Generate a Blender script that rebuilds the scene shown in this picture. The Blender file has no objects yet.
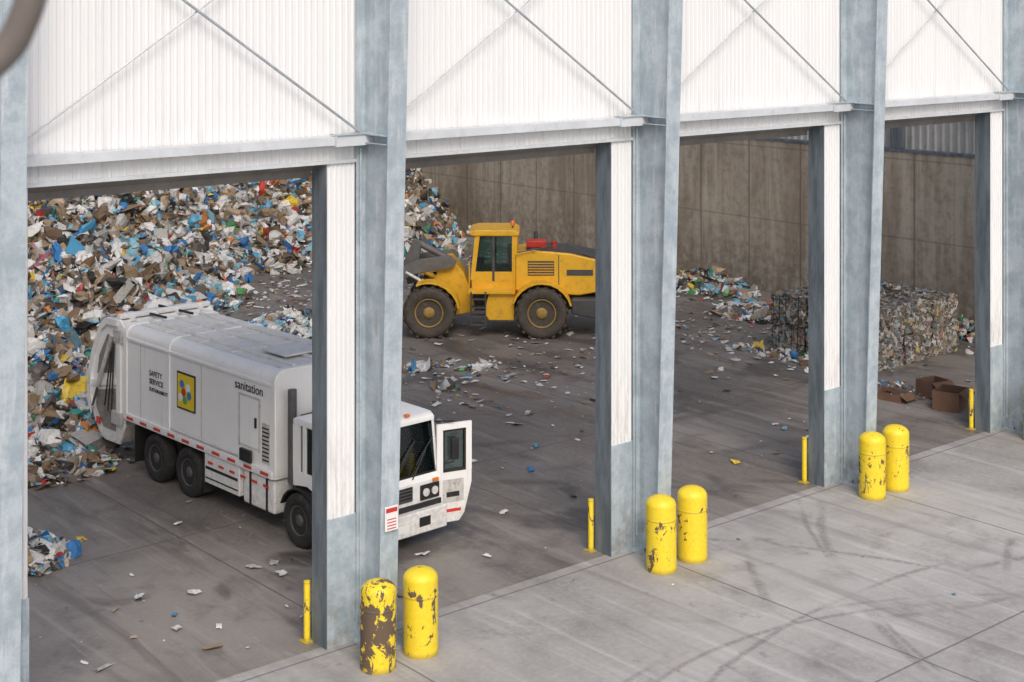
import bpy, bmesh, math, random
import numpy as np
from mathutils import Vector, Matrix
random.seed(7); rng=np.random.default_rng(7)
S=bpy.context.scene
COL=S.collection

# ---------------------------------------------------------------- node helpers
class NT:
    def __init__(s,name):
        s.m=bpy.data.materials.new(name); s.m.use_nodes=True
        s.t=s.m.node_tree; s.b=s.t.nodes['Principled BSDF']
    def n(s,typ,**k):
        nd=s.t.nodes.new(typ)
        for a,v in k.items(): setattr(nd,a,v)
        return nd
    def set(s,sock,v):
        if hasattr(v,'is_linked') or isinstance(v,bpy.types.NodeSocket): s.t.links.new(v,sock)
        else: sock.default_value=v
    def math(s,op,a,b=0.0,c=0.0,clamp=False):
        nd=s.n('ShaderNodeMath',operation=op); nd.use_clamp=clamp
        s.set(nd.inputs[0],a); s.set(nd.inputs[1],b); s.set(nd.inputs[2],c); return nd.outputs[0]
    def pos(s):
        return s.n('ShaderNodeNewGeometry').outputs['Position']
    def obj(s):
        return s.n('ShaderNodeTexCoord').outputs['Object']
    def mapping(s,v,scale=(1,1,1),loc=(0,0,0)):
        nd=s.n('ShaderNodeMapping'); s.set(nd.inputs[0],v); nd.inputs['Scale'].default_value=scale; nd.inputs['Location'].default_value=loc
        return nd.outputs[0]
    def noise(s,v,scale=1,detail=5,rough=.6,dist=0):
        nd=s.n('ShaderNodeTexNoise'); s.set(nd.inputs['Vector'],v)
        nd.inputs['Scale'].default_value=scale; nd.inputs['Detail'].default_value=min(detail,5)
        nd.inputs['Roughness'].default_value=rough; nd.inputs['Distortion'].default_value=dist
        return nd.outputs[0]
    def ss(s,v,a,b,lo=0.0,hi=1.0):
        nd=s.n('ShaderNodeMapRange',interpolation_type='SMOOTHSTEP'); s.set(nd.inputs[0],v)
        nd.inputs[1].default_value=a; nd.inputs[2].default_value=b; nd.inputs[3].default_value=lo; nd.inputs[4].default_value=hi
        return nd.outputs[0]
    def mix(s,f,a,b,mode='MIX'):
        nd=s.n('ShaderNodeMix',data_type='RGBA',blend_type=mode)
        s.set(nd.inputs[0],f)
        for i,v in((6,a),(7,b)):
            if isinstance(v,tuple) and len(v)==3: v=(*v,1)
            s.set(nd.inputs[i],v)
        return nd.outputs[2]
    def sep(s,v):
        nd=s.n('ShaderNodeSeparateXYZ'); s.set(nd.inputs[0],v); return nd.outputs
    def bump(s,h,strength=.3,dist=.02):
        nd=s.n('ShaderNodeBump'); s.set(nd.inputs['Height'],h); nd.inputs['Strength'].default_value=strength; nd.inputs['Distance'].default_value=dist
        s.t.links.new(nd.outputs[0],s.b.inputs['Normal'])
    def color(s,c):
        if isinstance(c,tuple) and len(c)==3: c=(*c,1)
        s.set(s.b.inputs['Base Color'],c)
    def rough(s,r): s.set(s.b.inputs['Roughness'],r)
    def metal(s,r): s.set(s.b.inputs['Metallic'],r)

def simple(name,c,rough=.5,metal=0,var=.25,scale=3,dirt=(.08,.07,.06),dirtamt=.3):
    t=NT(name); p=t.obj()
    n1=t.noise(p,scale,5,.65)
    base=t.mix(t.ss(n1,.3,.7),tuple(x*(1-var) for x in c),c)
    n2=t.noise(p,scale*2.7,5,.7)
    base=t.mix(t.math('MULTIPLY',t.ss(n2,.5,.75),dirtamt),base,dirt)
    t.color(base); t.rough(t.ss(n1,.3,.7,rough*.8,min(1,rough*1.25))); t.metal(metal)
    return t.m

# ------------------------------------------------------------------ materials
M={}
def m_galv():
    t=NT('galvanized_steel'); p=t.pos()
    a=t.noise(p,2.2,8,.7); b=t.noise(t.mapping(p,(6,6,.6)),1.5,6,.65); c=t.noise(p,22,4,.6)
    col=t.mix(t.ss(a,.35,.65),(.335,.405,.455),(.48,.555,.605))
    col=t.mix(t.math('MULTIPLY',t.ss(b,.5,.72),.55),col,(.66,.69,.72))
    col=t.mix(t.math('MULTIPLY',t.ss(c,.45,.7),.22),col,(.27,.32,.37))
    rs=t.noise(t.mapping(p,(5,5,.9),(3,1,4)),1.1,5,.75)
    col=t.mix(t.math('MULTIPLY',t.ss(rs,.6,.70),.5),col,(.38,.34,.29))
    zz=t.sep(p)[2]
    low=t.math('MULTIPLY',t.ss(zz,1.6,0,0,1),t.ss(t.noise(p,4,8,.7),.45,.65))
    col=t.mix(t.math('MULTIPLY',low,.6),col,(.26,.22,.18))
    t.color(col); t.rough(.55); t.metal(.1); t.bump(c,.15,.01); return t.m
M['galv']=m_galv()
def m_galvdark():
    t=NT('jamb_steel'); p=t.pos()
    a=t.noise(t.mapping(p,(3,3,.5)),1.5,8,.7)
    col=t.mix(t.ss(a,.35,.65),(.105,.13,.15),(.19,.225,.255))
    t.color(col); t.rough(.5); t.metal(.1); return t.m
M['galvd']=m_galvdark()
def m_white():
    t=NT('white_metal_siding'); p=t.pos()
    a=t.noise(t.mapping(p,(1,1,.15)),1.2,8,.6); b=t.noise(p,.5,5,.6); xyz=t.sep(p)
    col=t.mix(t.ss(a,.35,.7),(.80,.805,.815),(.76,.768,.785))
    col=t.mix(t.math('MULTIPLY',t.ss(b,.5,.75),.12),col,(.64,.645,.65))
    zz=xyz[2]
    seam=t.ss(t.math('PINGPONG',xyz[0],.48),.012,.004,0,.35)
    col=t.mix(seam,col,(.45,.46,.47))
    s=t.math('MULTIPLY',t.ss(zz,4.5,2,0,1),t.ss(t.noise(t.mapping(p,(4,4,.7)),2,8,.7),.42,.68))
    col=t.mix(t.math('MULTIPLY',s,.5),col,(.38,.36,.33))
    dr=t.math('MULTIPLY',t.math('MULTIPLY',t.ss(zz,7.9,8.3),t.ss(zz,9.1,8.4)),t.ss(t.noise(t.mapping(p,(5,5,.4)),1.3,5,.7),.5,.7))
    col=t.mix(t.math('MULTIPLY',dr,.3),col,(.45,.42,.38))
    t.color(col); t.rough(.45); return t.m
M['white']=m_white()
M['graysiding']=simple('gray_metal_siding',(.5,.5,.49),.5,0,.2,.8)
M['girt']=simple('painted_girt',(.62,.66,.70),.45,.0,.15,1.5,(.34,.31,.28),.4)
M['doorbar']=simple('roll_door_steel',(.26,.24,.22),.5,.2,.3,2)
M['rod']=simple('brace_rod_steel',(.42,.46,.50),.5,.1)
M['rodl']=simple('brace_rod_light',(.66,.68,.70),.5,.0)

def m_ground(name,inside):
    t=NT(name); p=t.pos(); xyz=t.sep(p)
    big=t.noise(p,.13,6,.6,.5); mid=t.noise(p,.7,8,.65,.3); fine=t.noise(p,9,8,.7); grit=t.noise(p,60,3,.7)
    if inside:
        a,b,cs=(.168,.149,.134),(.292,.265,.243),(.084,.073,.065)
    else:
        a,b,cs=(.345,.330,.316),(.46,.444,.428),(.21,.197,.185)
    col=t.mix(t.ss(big,.35,.65),a,b)
    col=t.mix(t.math('MULTIPLY',t.ss(mid,.48,.7),.6),col,cs)
    col=t.mix(t.math('MULTIPLY',t.ss(fine,.4,.7),.3),col,tuple(x*1.25 for x in b))
    col=t.mix(t.math('MULTIPLY',t.ss(grit,.45,.7),.25),col,cs)
    st=t.noise(t.mapping(p,(1.6,.12,1)),1.0,6,.6,.8)
    col=t.mix(t.math('MULTIPLY',t.ss(st,.5,.68),.45),col,cs)
    st2=t.noise(t.mapping(p,(2.3,.16,1),(7,3,0)),1.0,6,.6,.8)
    col=t.mix(t.math('MULTIPLY',t.ss(st2,.52,.72),.45),col,tuple(min(1,x*1.35) for x in b))
    if inside:
        wet=t.ss(t.noise(t.mapping(p,(.5,.3,1),(2,9,0)),.6,5,.6,1.0),.55,.65)
        col=t.mix(t.math('MULTIPLY',wet,.6),col,(.055,.048,.043))
        scr=t.noise(t.mapping(p,(5,.5,1),(1,4,0)),1.2,5,.7,1.5)
        col=t.mix(t.math('MULTIPLY',t.ss(scr,.6,.68),.4),col,(.38,.355,.33))
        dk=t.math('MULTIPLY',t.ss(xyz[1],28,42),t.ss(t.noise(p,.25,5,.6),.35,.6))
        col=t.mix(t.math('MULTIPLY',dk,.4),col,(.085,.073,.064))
    else:
        tr=t.math('MULTIPLY',t.ss(xyz[1],16.5,20.8),t.ss(t.noise(p,.45,5,.65),.4,.62))
        col=t.mix(t.math('MULTIPLY',tr,.45),col,cs)
        sp=t.noise(p,1.9,5,.7,.6)
        col=t.mix(t.math('MULTIPLY',t.ss(sp,.62,.7),.4),col,(.16,.15,.14))
    if inside:
        arcs=[(10,30,19,.16),(9.3,29.5,17.2,.15),(40,33,22,.18),(41,34.5,19.8,.16),(30,44,17.5,.2),(33,45,22,.2),(45,50,34,.2),(44,48,37,.2),(5,22,14,.15),(5.2,21.5,16,.15)]
    else:
        arcs=[(18.5,8.5,8.1,.06),(18.4,8.2,8.75,.06),(43,2.8,25,.06),(32,5,12.5,.09),(31.6,4.6,10.4,.09),(2,18,21,.08),(4,16,22.8,.08),(22,2,14.2,.08),(22.1,2,14.6,.06),(26,24,9.5,.1),(36,6,17.5,.1),(36.3,6,19.4,.1),(12,12,13,.08)]
    tot=None
    nm=t.noise(p,.35,4,.55)
    for i,(cx,cy,R,w) in enumerate(arcs):
        dx=t.math('SUBTRACT',xyz[0],cx); dy=t.math('SUBTRACT',xyz[1],cy)
        d=t.math('SQRT',t.math('ADD',t.math('MULTIPLY',dx,dx),t.math('MULTIPLY',dy,dy)))
        d=t.math('ADD',d,t.math('MULTIPLY',t.math('SUBTRACT',nm,.5),.25))
        e=t.math('ABSOLUTE',t.math('SUBTRACT',d,R))
        k=t.ss(e,w*1.5,w*.2,0,1)
        thr=.43+.03*(i%4)
        k=t.math('MULTIPLY',k,t.ss(nm,thr,thr+.12) if i%2 else t.ss(nm,1-thr,1-thr-.12))
        tot=k if tot is None else t.math('MAXIMUM',tot,k)
    tot=t.math('MULTIPLY',tot,t.ss(fine,.35,.6,.2,1))
    col=t.mix(t.math('MULTIPLY',tot,.55),col,(.045,.041,.038) if inside else (.12,.112,.107))
    wob=t.math('MULTIPLY',t.math('SUBTRACT',mid,.5),.04)
    jx=t.math('PINGPONG',t.math('ADD',t.math('SUBTRACT',xyz[0],14.25-.1),wob),3.25)
    jy=t.math('PINGPONG',t.math('ADD',t.math('SUBTRACT',xyz[1],20.6),wob),3.2)
    j=t.math('MAXIMUM',t.ss(jx,.03,.01,0,1),t.ss(jy,.03,.01,0,1))
    col=t.mix(t.math('MULTIPLY',j,.6),col,(.07,.064,.06))
    t.color(col); t.rough(t.ss(mid,.4,.7,.85 if not inside else .6,.6 if not inside else .35))
    t.bump(t.math('ADD',fine,t.math('MULTIPLY',j,-2)),.25,.01)
    return t.m
M['apron']=m_ground('concrete_apron',False)
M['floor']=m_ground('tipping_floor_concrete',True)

def m_conc():
    t=NT('stained_push_wall_concrete'); p=t.pos(); xyz=t.sep(p)
    a=t.noise(t.mapping(p,(1,1,.22)),.8,8,.65,.4); b=t.noise(p,3.5,8,.7); c=t.noise(t.mapping(p,(2,2,.1)),1.3,6,.6)
    col=t.mix(t.ss(a,.35,.68),(.29,.238,.18),(.49,.43,.35))
    col=t.mix(t.math('MULTIPLY',t.ss(b,.42,.68),.5),col,(.22,.18,.14))
    col=t.mix(t.math('MULTIPLY',t.ss(c,.5,.66),.55),col,(.57,.51,.43))
    s=t.math('ADD',xyz[0],xyz[1])
    j=t.math('PINGPONG',s,1.22); jz=t.math('PINGPONG',xyz[2],1.35)
    jj=t.math('MAXIMUM',t.ss(j,.05,.015,0,1),t.ss(jz,.04,.012,0,.6))
    col=t.mix(t.math('MULTIPLY',jj,.6),col,(.09,.075,.06))
    hx=t.math('SUBTRACT',t.math('PINGPONG',s,.61),.3); hz=t.math('SUBTRACT',t.math('PINGPONG',xyz[2],.675),.33)
    hd=t.math('SQRT',t.math('ADD',t.math('MULTIPLY',hx,hx),t.math('MULTIPLY',hz,hz)))
    col=t.mix(t.ss(hd,.04,.025,0,.25),col,(.08,.07,.06))
    low=t.math('MULTIPLY',t.ss(xyz[2],3.2,0,0,1),t.ss(b,.35,.6,.35,1))
    col=t.mix(t.math('MULTIPLY',low,.65),col,(.15,.122,.095))
    t.color(col); t.rough(.85); t.bump(b,.3,.03); return t.m
M['conc']=m_conc()

def m_attr(name,rough=.5):
    t=NT(name); at=t.n('ShaderNodeAttribute',attribute_name='Col')
    p=t.pos(); n=t.noise(p,14,3,.7)
    col=t.mix(t.math('MULTIPLY',t.ss(n,.45,.75),.45),at.outputs['Color'],(.14,.12,.10))
    t.color(col); t.rough(rough); return t.m
M['trash']=m_attr('mixed_refuse',.45)
def m_base():
    t=NT('compacted_refuse'); p=t.pos()
    v=t.n('ShaderNodeTexVoronoi'); t.set(v.inputs['Vector'],t.mapping(p,(1,1,2.2))); v.inputs['Scale'].default_value=8
    hs=t.sep(v.outputs['Color'])
    r=t.n('ShaderNodeValToRGB'); r.color_ramp.interpolation='CONSTANT'
    els=[(0,(.07,.06,.05)),(.22,(.20,.16,.11)),(.42,(.12,.11,.10)),(.56,(.32,.27,.20)),(.70,(.42,.40,.38)),(.84,(.10,.17,.24)),(.9,(.15,.13,.11))]
    while len(r.color_ramp.elements)<len(els): r.color_ramp.elements.new(.5)
    for e,(q,c) in zip(r.color_ramp.elements,els): e.position=q; e.color=(*c,1)
    t.t.links.new(hs[0],r.inputs[0])
    t.color(r.outputs[0]); t.rough(.8); t.bump(v.outputs['Distance'],.6,.1); return t.m
M['base']=m_base()

def m_yellow():
    t=NT('worn_yellow_bollard_paint'); p=t.pos()
    at=t.n('ShaderNodeAttribute',attribute_name='wear',attribute_type='OBJECT').outputs['Fac']
    a=t.noise(t.mapping(p,(1.3,1.3,.8)),3.2,9,.72,.6); b=t.noise(p,13,8,.7); zz=t.sep(p)[2]
    band=t.math('MULTIPLY',t.ss(zz,.15,.4),t.ss(zz,1.2,.95))
    thr=t.math('ADD',t.math('MULTIPLY',band,.09),a)
    thr=t.math('ADD',thr,t.math('MULTIPLY',t.math('SUBTRACT',b,.5),.24))
    thr=t.math('ADD',thr,t.math('MULTIPLY',at,.07))
    w=t.ss(thr,.675,.695)
    col=t.mix(t.ss(b,.35,.7),(.88,.67,.035),(.82,.59,.025))
    col=t.mix(t.math('MULTIPLY',t.ss(t.noise(t.mapping(p,(5,5,1)),2,8,.7),.5,.75),.35),col,(.60,.46,.11))
    ring=t.ss(t.math('ABSOLUTE',t.math('SUBTRACT',zz,.972)),.012,.004,0,.6)
    col=t.mix(ring,col,(.30,.21,.05))
    col=t.mix(w,col,(.13,.09,.06))
    foot=t.ss(zz,.12,0,0,.6); col=t.mix(foot,col,(.2,.15,.06))
    t.color(col); t.rough(t.ss(w,0,1,.42,.8)); return t.m
M['yel']=m_yellow()
def m_truckwhite():
    t=NT('truck_white_paint'); p=t.obj(); z=t.sep(p)[2]
    n1=t.noise(p,1.2,5,.6); st=t.noise(t.mapping(p,(7,7,.5)),1,5,.65); sp=t.noise(p,9,5,.75)
    col=t.mix(t.ss(n1,.3,.7),(.83,.83,.825),(.87,.87,.865))
    col=t.mix(t.math('MULTIPLY',t.ss(st,.54,.74),.28),col,(.50,.47,.42))
    low=t.math('MULTIPLY',t.ss(z,1.7,.4,.0,1),t.ss(sp,.35,.65,.25,1))
    col=t.mix(t.math('MULTIPLY',low,.5),col,(.30,.27,.23))
    col=t.mix(t.math('MULTIPLY',t.ss(sp,.64,.72),.42),col,(.34,.27,.20))
    t.color(col); t.rough(.35); return t.m
M['tw']=m_truckwhite()
M['twd']=simple('truck_grimy_white',(.62,.61,.59),.45,0,.25,2.5,(.12,.10,.09),.7)
M['twg']=simple('hopper_grime',(.30,.28,.26),.6,0,.35,4,(.07,.06,.05),.8)
M['roofd']=simple('truck_roof_dirty',(.80,.785,.76),.5,0,.12,1.5,(.34,.30,.26),.5)
M['black']=simple('black_plastic',(.02,.02,.021),.5,0,.3)
M['rubber']=simple('tyre_rubber',(.025,.024,.023),.85,0,.3,4,(.10,.09,.08),.6)
M['hub']=simple('dark_hub',(.13,.13,.13),.5,.3,.3,6,(.14,.11,.08),.5)
M['red']=simple('red_paint',(.60,.04,.025),.4)
M['redtape']=simple('red_reflective',(.65,.05,.03),.35,0,.1)
M['orange']=simple('orange_lens',(.8,.2,.02),.3,0,.1)
M['signw']=simple('sign_white',(.8,.8,.8),.5,0,.05,2,(.4,.4,.4),.2)
M['postery']=simple('poster_yellow',(.8,.6,.03),.5,0,.05)
M['posterb']=simple('poster_blue',(.05,.2,.5),.5,0,.05)
M['posterg']=simple('poster_green',(.1,.4,.1),.5,0,.05)
M['ly']=simple('loader_yellow',(.88,.49,.03),.4,0,.12,2,(.28,.18,.09),.5)
M['lg']=simple('loader_gray',(.085,.085,.09),.5,.1,.25,3,(.18,.15,.12),.5)
M['larm']=simple('loader_arm_gray',(.17,.165,.16),.55,.1,.3,3,(.24,.19,.14),.6)
M['lrim']=simple('loader_rim',(.42,.27,.07),.6,0,.3,5,(.14,.11,.08),.9)
M['ltyre']=simple('loader_tyre',(.095,.080,.066),.9,0,.4,4,(.18,.145,.11),.7)
M['bucket']=simple('bucket_worn_steel',(.30,.29,.28),.5,.2,.3,2,(.16,.12,.09),.6)
M['seat']=simple('seat_fabric',(.07,.07,.075),.8)
M['cabin']=simple('cab_interior_gray',(.15,.16,.16),.7)
M['light']=simple('lamp_lens',(.75,.75,.72),.15)
M['card']=simple('cardboard_brown',(.20,.11,.07),.8,0,.3,3)
M['rail']=simple('brown_handrail_paint',(.22,.19,.17),.5)
def m_glass():
    t=NT('vehicle_glass'); out=t.t.nodes['Material Output']
    tr=t.n('ShaderNodeBsdfTransparent'); tr.inputs[0].default_value=(.66,.78,.76,1)
    gl=t.n('ShaderNodeBsdfGlossy'); gl.inputs['Roughness'].default_value=.05; gl.inputs[0].default_value=(.85,.92,.92,1)
    mx=t.n('ShaderNodeMixShader'); fr=t.n('ShaderNodeFresnel'); fr.inputs[0].default_value=1.7
    t.t.links.new(fr.outputs[0],mx.inputs[0]); t.t.links.new(tr.outputs[0],mx.inputs[1]); t.t.links.new(gl.outputs[0],mx.inputs[2])
    t.t.links.new(mx.outputs[0],out.inputs[0]); return t.m
M['glass']=m_glass()

# ------------------------------------------------------------------ geometry helpers
def empty(name,loc=(0,0,0),rz=0):
    e=bpy.data.objects.new(name,None); COL.objects.link(e); e.location=loc; e.rotation_euler=(0,0,rz); return e
def addobj(name,verts,faces,mat,parent=None,smooth=False,bevel=0,segs=2):
    me=bpy.data.meshes.new(name); me.from_pydata([tuple(v) for v in verts],[],[tuple(f) for f in faces]); me.update()
    bm=bmesh.new(); bm.from_mesh(me); bmesh.ops.recalc_face_normals(bm,faces=bm.faces)
    bm.to_mesh(me); bm.free()
    me.materials.append(M[mat])
    if smooth:
        for p in me.polygons: p.use_smooth=True
    o=bpy.data.objects.new(name,me); COL.objects.link(o)
    if parent: o.parent=parent
    if bevel:
        b=o.modifiers.new('bev','BEVEL'); b.width=bevel; b.segments=segs; b.limit_method='ANGLE'; b.angle_limit=.6
        for p in me.polygons: p.use_smooth=True
        w=o.modifiers.new('wn','WEIGHTED_NORMAL')
    return o
def box(name,a,b,mat,parent=None,bevel=0):
    x0,y0,z0=a; x1,y1,z1=b
    v=[(x0,y0,z0),(x1,y0,z0),(x1,y1,z0),(x0,y1,z0),(x0,y0,z1),(x1,y0,z1),(x1,y1,z1),(x0,y1,z1)]
    f=[(0,3,2,1),(4,5,6,7),(0,1,5,4),(1,2,6,5),(2,3,7,6),(3,0,4,7)]
    return addobj(name,v,f,mat,parent,bevel=bevel)
def prism(name,pts,y0,y1,mat,parent=None,bevel=0,plane='xz'):
    n=len(pts)
    if plane=='xz': v=[(p[0],y0,p[1]) for p in pts]+[(p[0],y1,p[1]) for p in pts]
    elif plane=='yz': v=[(y0,p[0],p[1]) for p in pts]+[(y1,p[0],p[1]) for p in pts]
    else: v=[(p[0],p[1],y0) for p in pts]+[(p[0],p[1],y1) for p in pts]
    f=[tuple(range(n)),tuple(range(2*n-1,n-1,-1))]+[(i,(i+1)%n,n+(i+1)%n,n+i) for i in range(n)]
    return addobj(name,v,f,mat,parent,bevel=bevel)
def tube(name,p0,p1,r,mat,parent=None,n=16,bevel=0,r2=None):
    p0=Vector(p0);p1=Vector(p1);d=(p1-p0); q=d.to_track_quat('Z','Y'); L=d.length
    if r2 is None:r2=r
    v=[]
    for z,rr in((0,r),(L,r2)):
        for i in range(n):
            a=2*math.pi*i/n; v.append(p0+q@Vector((rr*math.cos(a),rr*math.sin(a),z)))
    v+=v[:]
    f=[tuple(range(3*n-1,2*n-1,-1)),tuple(range(3*n,4*n))]+[(i,(i+1)%n,n+(i+1)%n,n+i) for i in range(n)]
    me=bpy.data.meshes.new(name); me.from_pydata([tuple(q_) for q_ in v],[],f); me.materials.append(M[mat])
    for p in me.polygons: p.use_smooth=len(p.vertices)==4
    o=bpy.data.objects.new(name,me); COL.objects.link(o)
    if parent:o.parent=parent
    return o
def lathe(name,prof,mat,parent=None,n=40,axis='z',loc=(0,0,0)):
    v=[];f=[]
    def ring(r,h):
        for i in range(n):
            a=2*math.pi*i/n; c,s=r*math.cos(a),r*math.sin(a)
            if axis=='z': v.append((loc[0]+c,loc[1]+s,loc[2]+h))
            else: v.append((loc[0]+c,loc[1]+h,loc[2]+s))
    for (r,h) in prof: ring(r,h)
    k=len(prof)
    for j in range(k-1):
        for i in range(n): f.append((j*n+i,j*n+(i+1)%n,(j+1)*n+(i+1)%n,(j+1)*n+i))
    ring(*prof[0]); ring(*prof[-1])
    f.append(tuple(range(k*n,(k+1)*n))); f.append(tuple(range((k+1)*n,(k+2)*n)))
    return addobj(name,v,f,mat,parent,smooth=True)
def corr(name,a,b,z0,z1,fixed,mat,parent,axis='x',pitch=.16,depth=.03,sgn=-1):
    prof=[(0,0),(.55,0),(.68,1),(.87,1)]
    pts=[];x=a
    while x<b:
        for u,d in prof:
            xx=x+u*pitch
            if xx<b: pts.append((xx,fixed+sgn*d*depth))
        x+=pitch
    pts.append((b,fixed))
    v=[]
    for x,y in pts:
        for z in(z0,z1): v.append((x,y,z) if axis=='x' else (y,x,z))
    f=[(2*i,2*i+2,2*i+3,2*i+1) for i in range(len(pts)-1)]
    me=bpy.data.meshes.new(name); me.from_pydata(v,[],f); me.materials.append(M[mat])
    o=bpy.data.objects.new(name,me); COL.objects.link(o); o.parent=parent; return o
def text(name,s,loc,rot,size,mat,parent=None):
    c=bpy.data.curves.new(name,'FONT'); c.body=s; c.size=size; c.extrude=.002; c.offset=.002; c.materials.append(M[mat])
    o=bpy.data.objects.new(name,c); COL.objects.link(o); o.location=loc; o.rotation_euler=rot
    if parent:o.parent=parent
    return o

# ------------------------------------------------------------------ ground
WY=20.75; XE=43.2; YB=63; XL=-14; HT=13.5
addobj('ground',[(-400,-400,0),(400,-400,0),(400,400,0),(-400,400,0)],[(0,1,2,3)],'apron')
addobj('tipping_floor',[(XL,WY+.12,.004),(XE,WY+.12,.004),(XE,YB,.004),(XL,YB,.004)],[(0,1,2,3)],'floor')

# ------------------------------------------------------------------ building
B=empty('waste_transfer_building')
cols=[1.1,7.72,14.08,20.55,27.05,33.6,39.9]
corr('upper_siding',XL,XE,8.0,HT,WY,'white',B,'x',pitch=.12,depth=.011)
prism('upper_siding_backing',[(WY+.02,8.0),(WY+.12,8.0),(WY+.12,HT),(WY+.02,HT)],XL,XE,'graysiding',B,plane='yz')
for i,x in enumerate(cols):
    c='column_%d'%i
    yb,yt=WY-.66,WY-1.02
    k=(yt-yb)/11*HT
    prism(c+'_web',[(WY-.07,0.02),(yb,0.02),(yb+k,HT),(WY-.07,HT)],x+.17,x+.19,'galv',B,plane='yz')
    prism(c+'_outer_flange',[(yb+.0,0.02),(yb-.03,0.02),(yb+k-.03,HT),(yb+k,HT)],x,x+.36,'galv',B,plane='yz',bevel=.004)
    box(c+'_inner_flange',(x,WY-.07,.02),(x+.36,WY-.04,HT),'galv',B)
    box(c+'_base_plate',(x-.06,yb-.1,.004),(x+.42,WY-.035,.035),'galv',B)
    for (bx,by) in((x+.05,yb-.065),(x+.31,yb-.065),(x+.08,WY-.3),(x+.28,WY-.3)):
        tube(c+'_anchor',(bx,by,.03),(bx,by,.09),.018,'galvd',B,8)
    for zz in (8.30,8.44):
        yo=yb+k*zz/HT
        box(c+'_stiffener',(x+.01,yo,zz),(x+.17,WY-.07,zz+.015),'galv',B)
    box(c+'_jamb',(x-.56,WY+.035,0),(x+.78,WY+.38,8.25),'galvd',B,bevel=.006)
    corr(c+'_jamb_siding_a',x-.54,x+.0,2.1,8.0,WY,'white',B,'x',pitch=.09,depth=.022)
    corr(c+'_jamb_siding_b',x+.36,x+.76,2.1,8.0,WY,'white',B,'x',pitch=.09,depth=.022)
    box(c+'_kick_plate',(x-.555,WY-.03,0),(x+.775,WY+.03,2.12),'galv',B,bevel=.004)
    box(c+'_jamb_angle',(x-.575,WY-.025,0.0),(x-.556,WY+.40,8.0),'galvd',B)
    tube(c+'_conduit',(x+.06,WY-.10,.3),(x+.06,WY-.10,8.2),.02,'galv',B,8)
    if i<len(cols)-1:
        xn=cols[i+1]
        box('girt_%d'%i,(x+.37,WY-.24,8.29),(xn-.01,WY-.035,8.30),'girt',B)
        box('girt_web_%d'%i,(x+.37,WY-.25,8.29),(xn-.01,WY-.24,8.43),'girt',B)
        box('girt_top_%d'%i,(x+.37,WY-.24,8.42),(xn-.01,WY-.035,8.43),'girt',B)
        box('header_trim_%d'%i,(x+.37,WY-.06,7.97),(xn-.0,WY-.032,8.03),'girt',B)
        ox0,ox1=x+.78,xn-.58
        tube('rolled_door_%d'%i,(ox0-.1,WY+.55,8.1),(ox1+.1,WY+.55,8.1),.3,'doorbar',B,20)
        box('door_bottom_bar_%d'%i,(ox0,WY+.42,7.72),(ox1,WY+.46,7.95),'doorbar',B)
        for (za,zb,yy,rr,mm) in ((8.46,12.5,WY-.16,.016,'rodl'),(12.5,8.46,WY-.21,.022,'rod')):
            tube('brace_rod_%d'%i,(x+.36,yy,za),(xn,yy,zb),rr,mm,B,10)
    box(c+'_gusset',(x-.55,WY-.30,8.27),(x+.40,WY-.255,8.45),'girt',B)
    box(c+'_gusset_seat',(x-.55,WY-.33,8.452),(x+.17,WY-.1,8.47),'galv',B)
sg=empty('warning_sign',(14.26,WY-.80,2.2))
box('sign_plate',(-.13,-.012,-.20),(.13,0.0,.20),'signw',sg)
box('sign_band',(-.11,-.018,.10),(.11,-.013,.17),'red',sg)
for k in range(4): box('sign_line',(-.09,-.017,-.02-k*.05),(.09,-.0125,-.005-k*.05),'red',sg)
for q in(-.10,.10): tube('sign_clip',(q,-.001,0),(q,.06,0),.012,'galvd',sg,8)
box('end_push_wall',(XE,WY,0),(XE+.5,YB,5.65),'conc',B)
box('end_wall_cap',(XE-.03,WY,5.65),(XE+.5,YB,5.75),'galvd',B)
corr('end_wall_siding',WY,YB,5.75,HT,XE+.3,'graysiding',B,'y',pitch=.3,depth=.05)
for y in (24.2,30.5,37,43.5,50,56.5):
    box('end_wall_post',(XE-.02,y,5.76),(XE+.22,y+.35,HT),'galvd',B)
for z in(7.2,8.8): box('end_wall_girt',(XE+.05,WY,z),(XE+.2,YB,z+.15),'galvd',B)
box('back_push_wall',(XL,YB,0),(XE+.5,YB+.5,5.65),'conc',B)
corr('back_wall_siding',XL,XE,5.65,HT,YB+.3,'graysiding',B,'x',pitch=.3,depth=.05)
box('left_wall',(XL-.4,WY,0),(XL,YB,HT),'conc',B)
x=XL
while x<XE:
    box('unseen_roof_strip',(x,WY,HT),(min(x+1.3,XE+.5),YB+.5,HT+.12),'graysiding',B)  # unseen roof, spaced with wide open gaps to brighten the interior
    x+=6.5
for y in (27,34,41,48,55): box('roof_purlin',(XL,y,HT-.4),(XE,y+.15,HT-.01),'galv',B)

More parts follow.
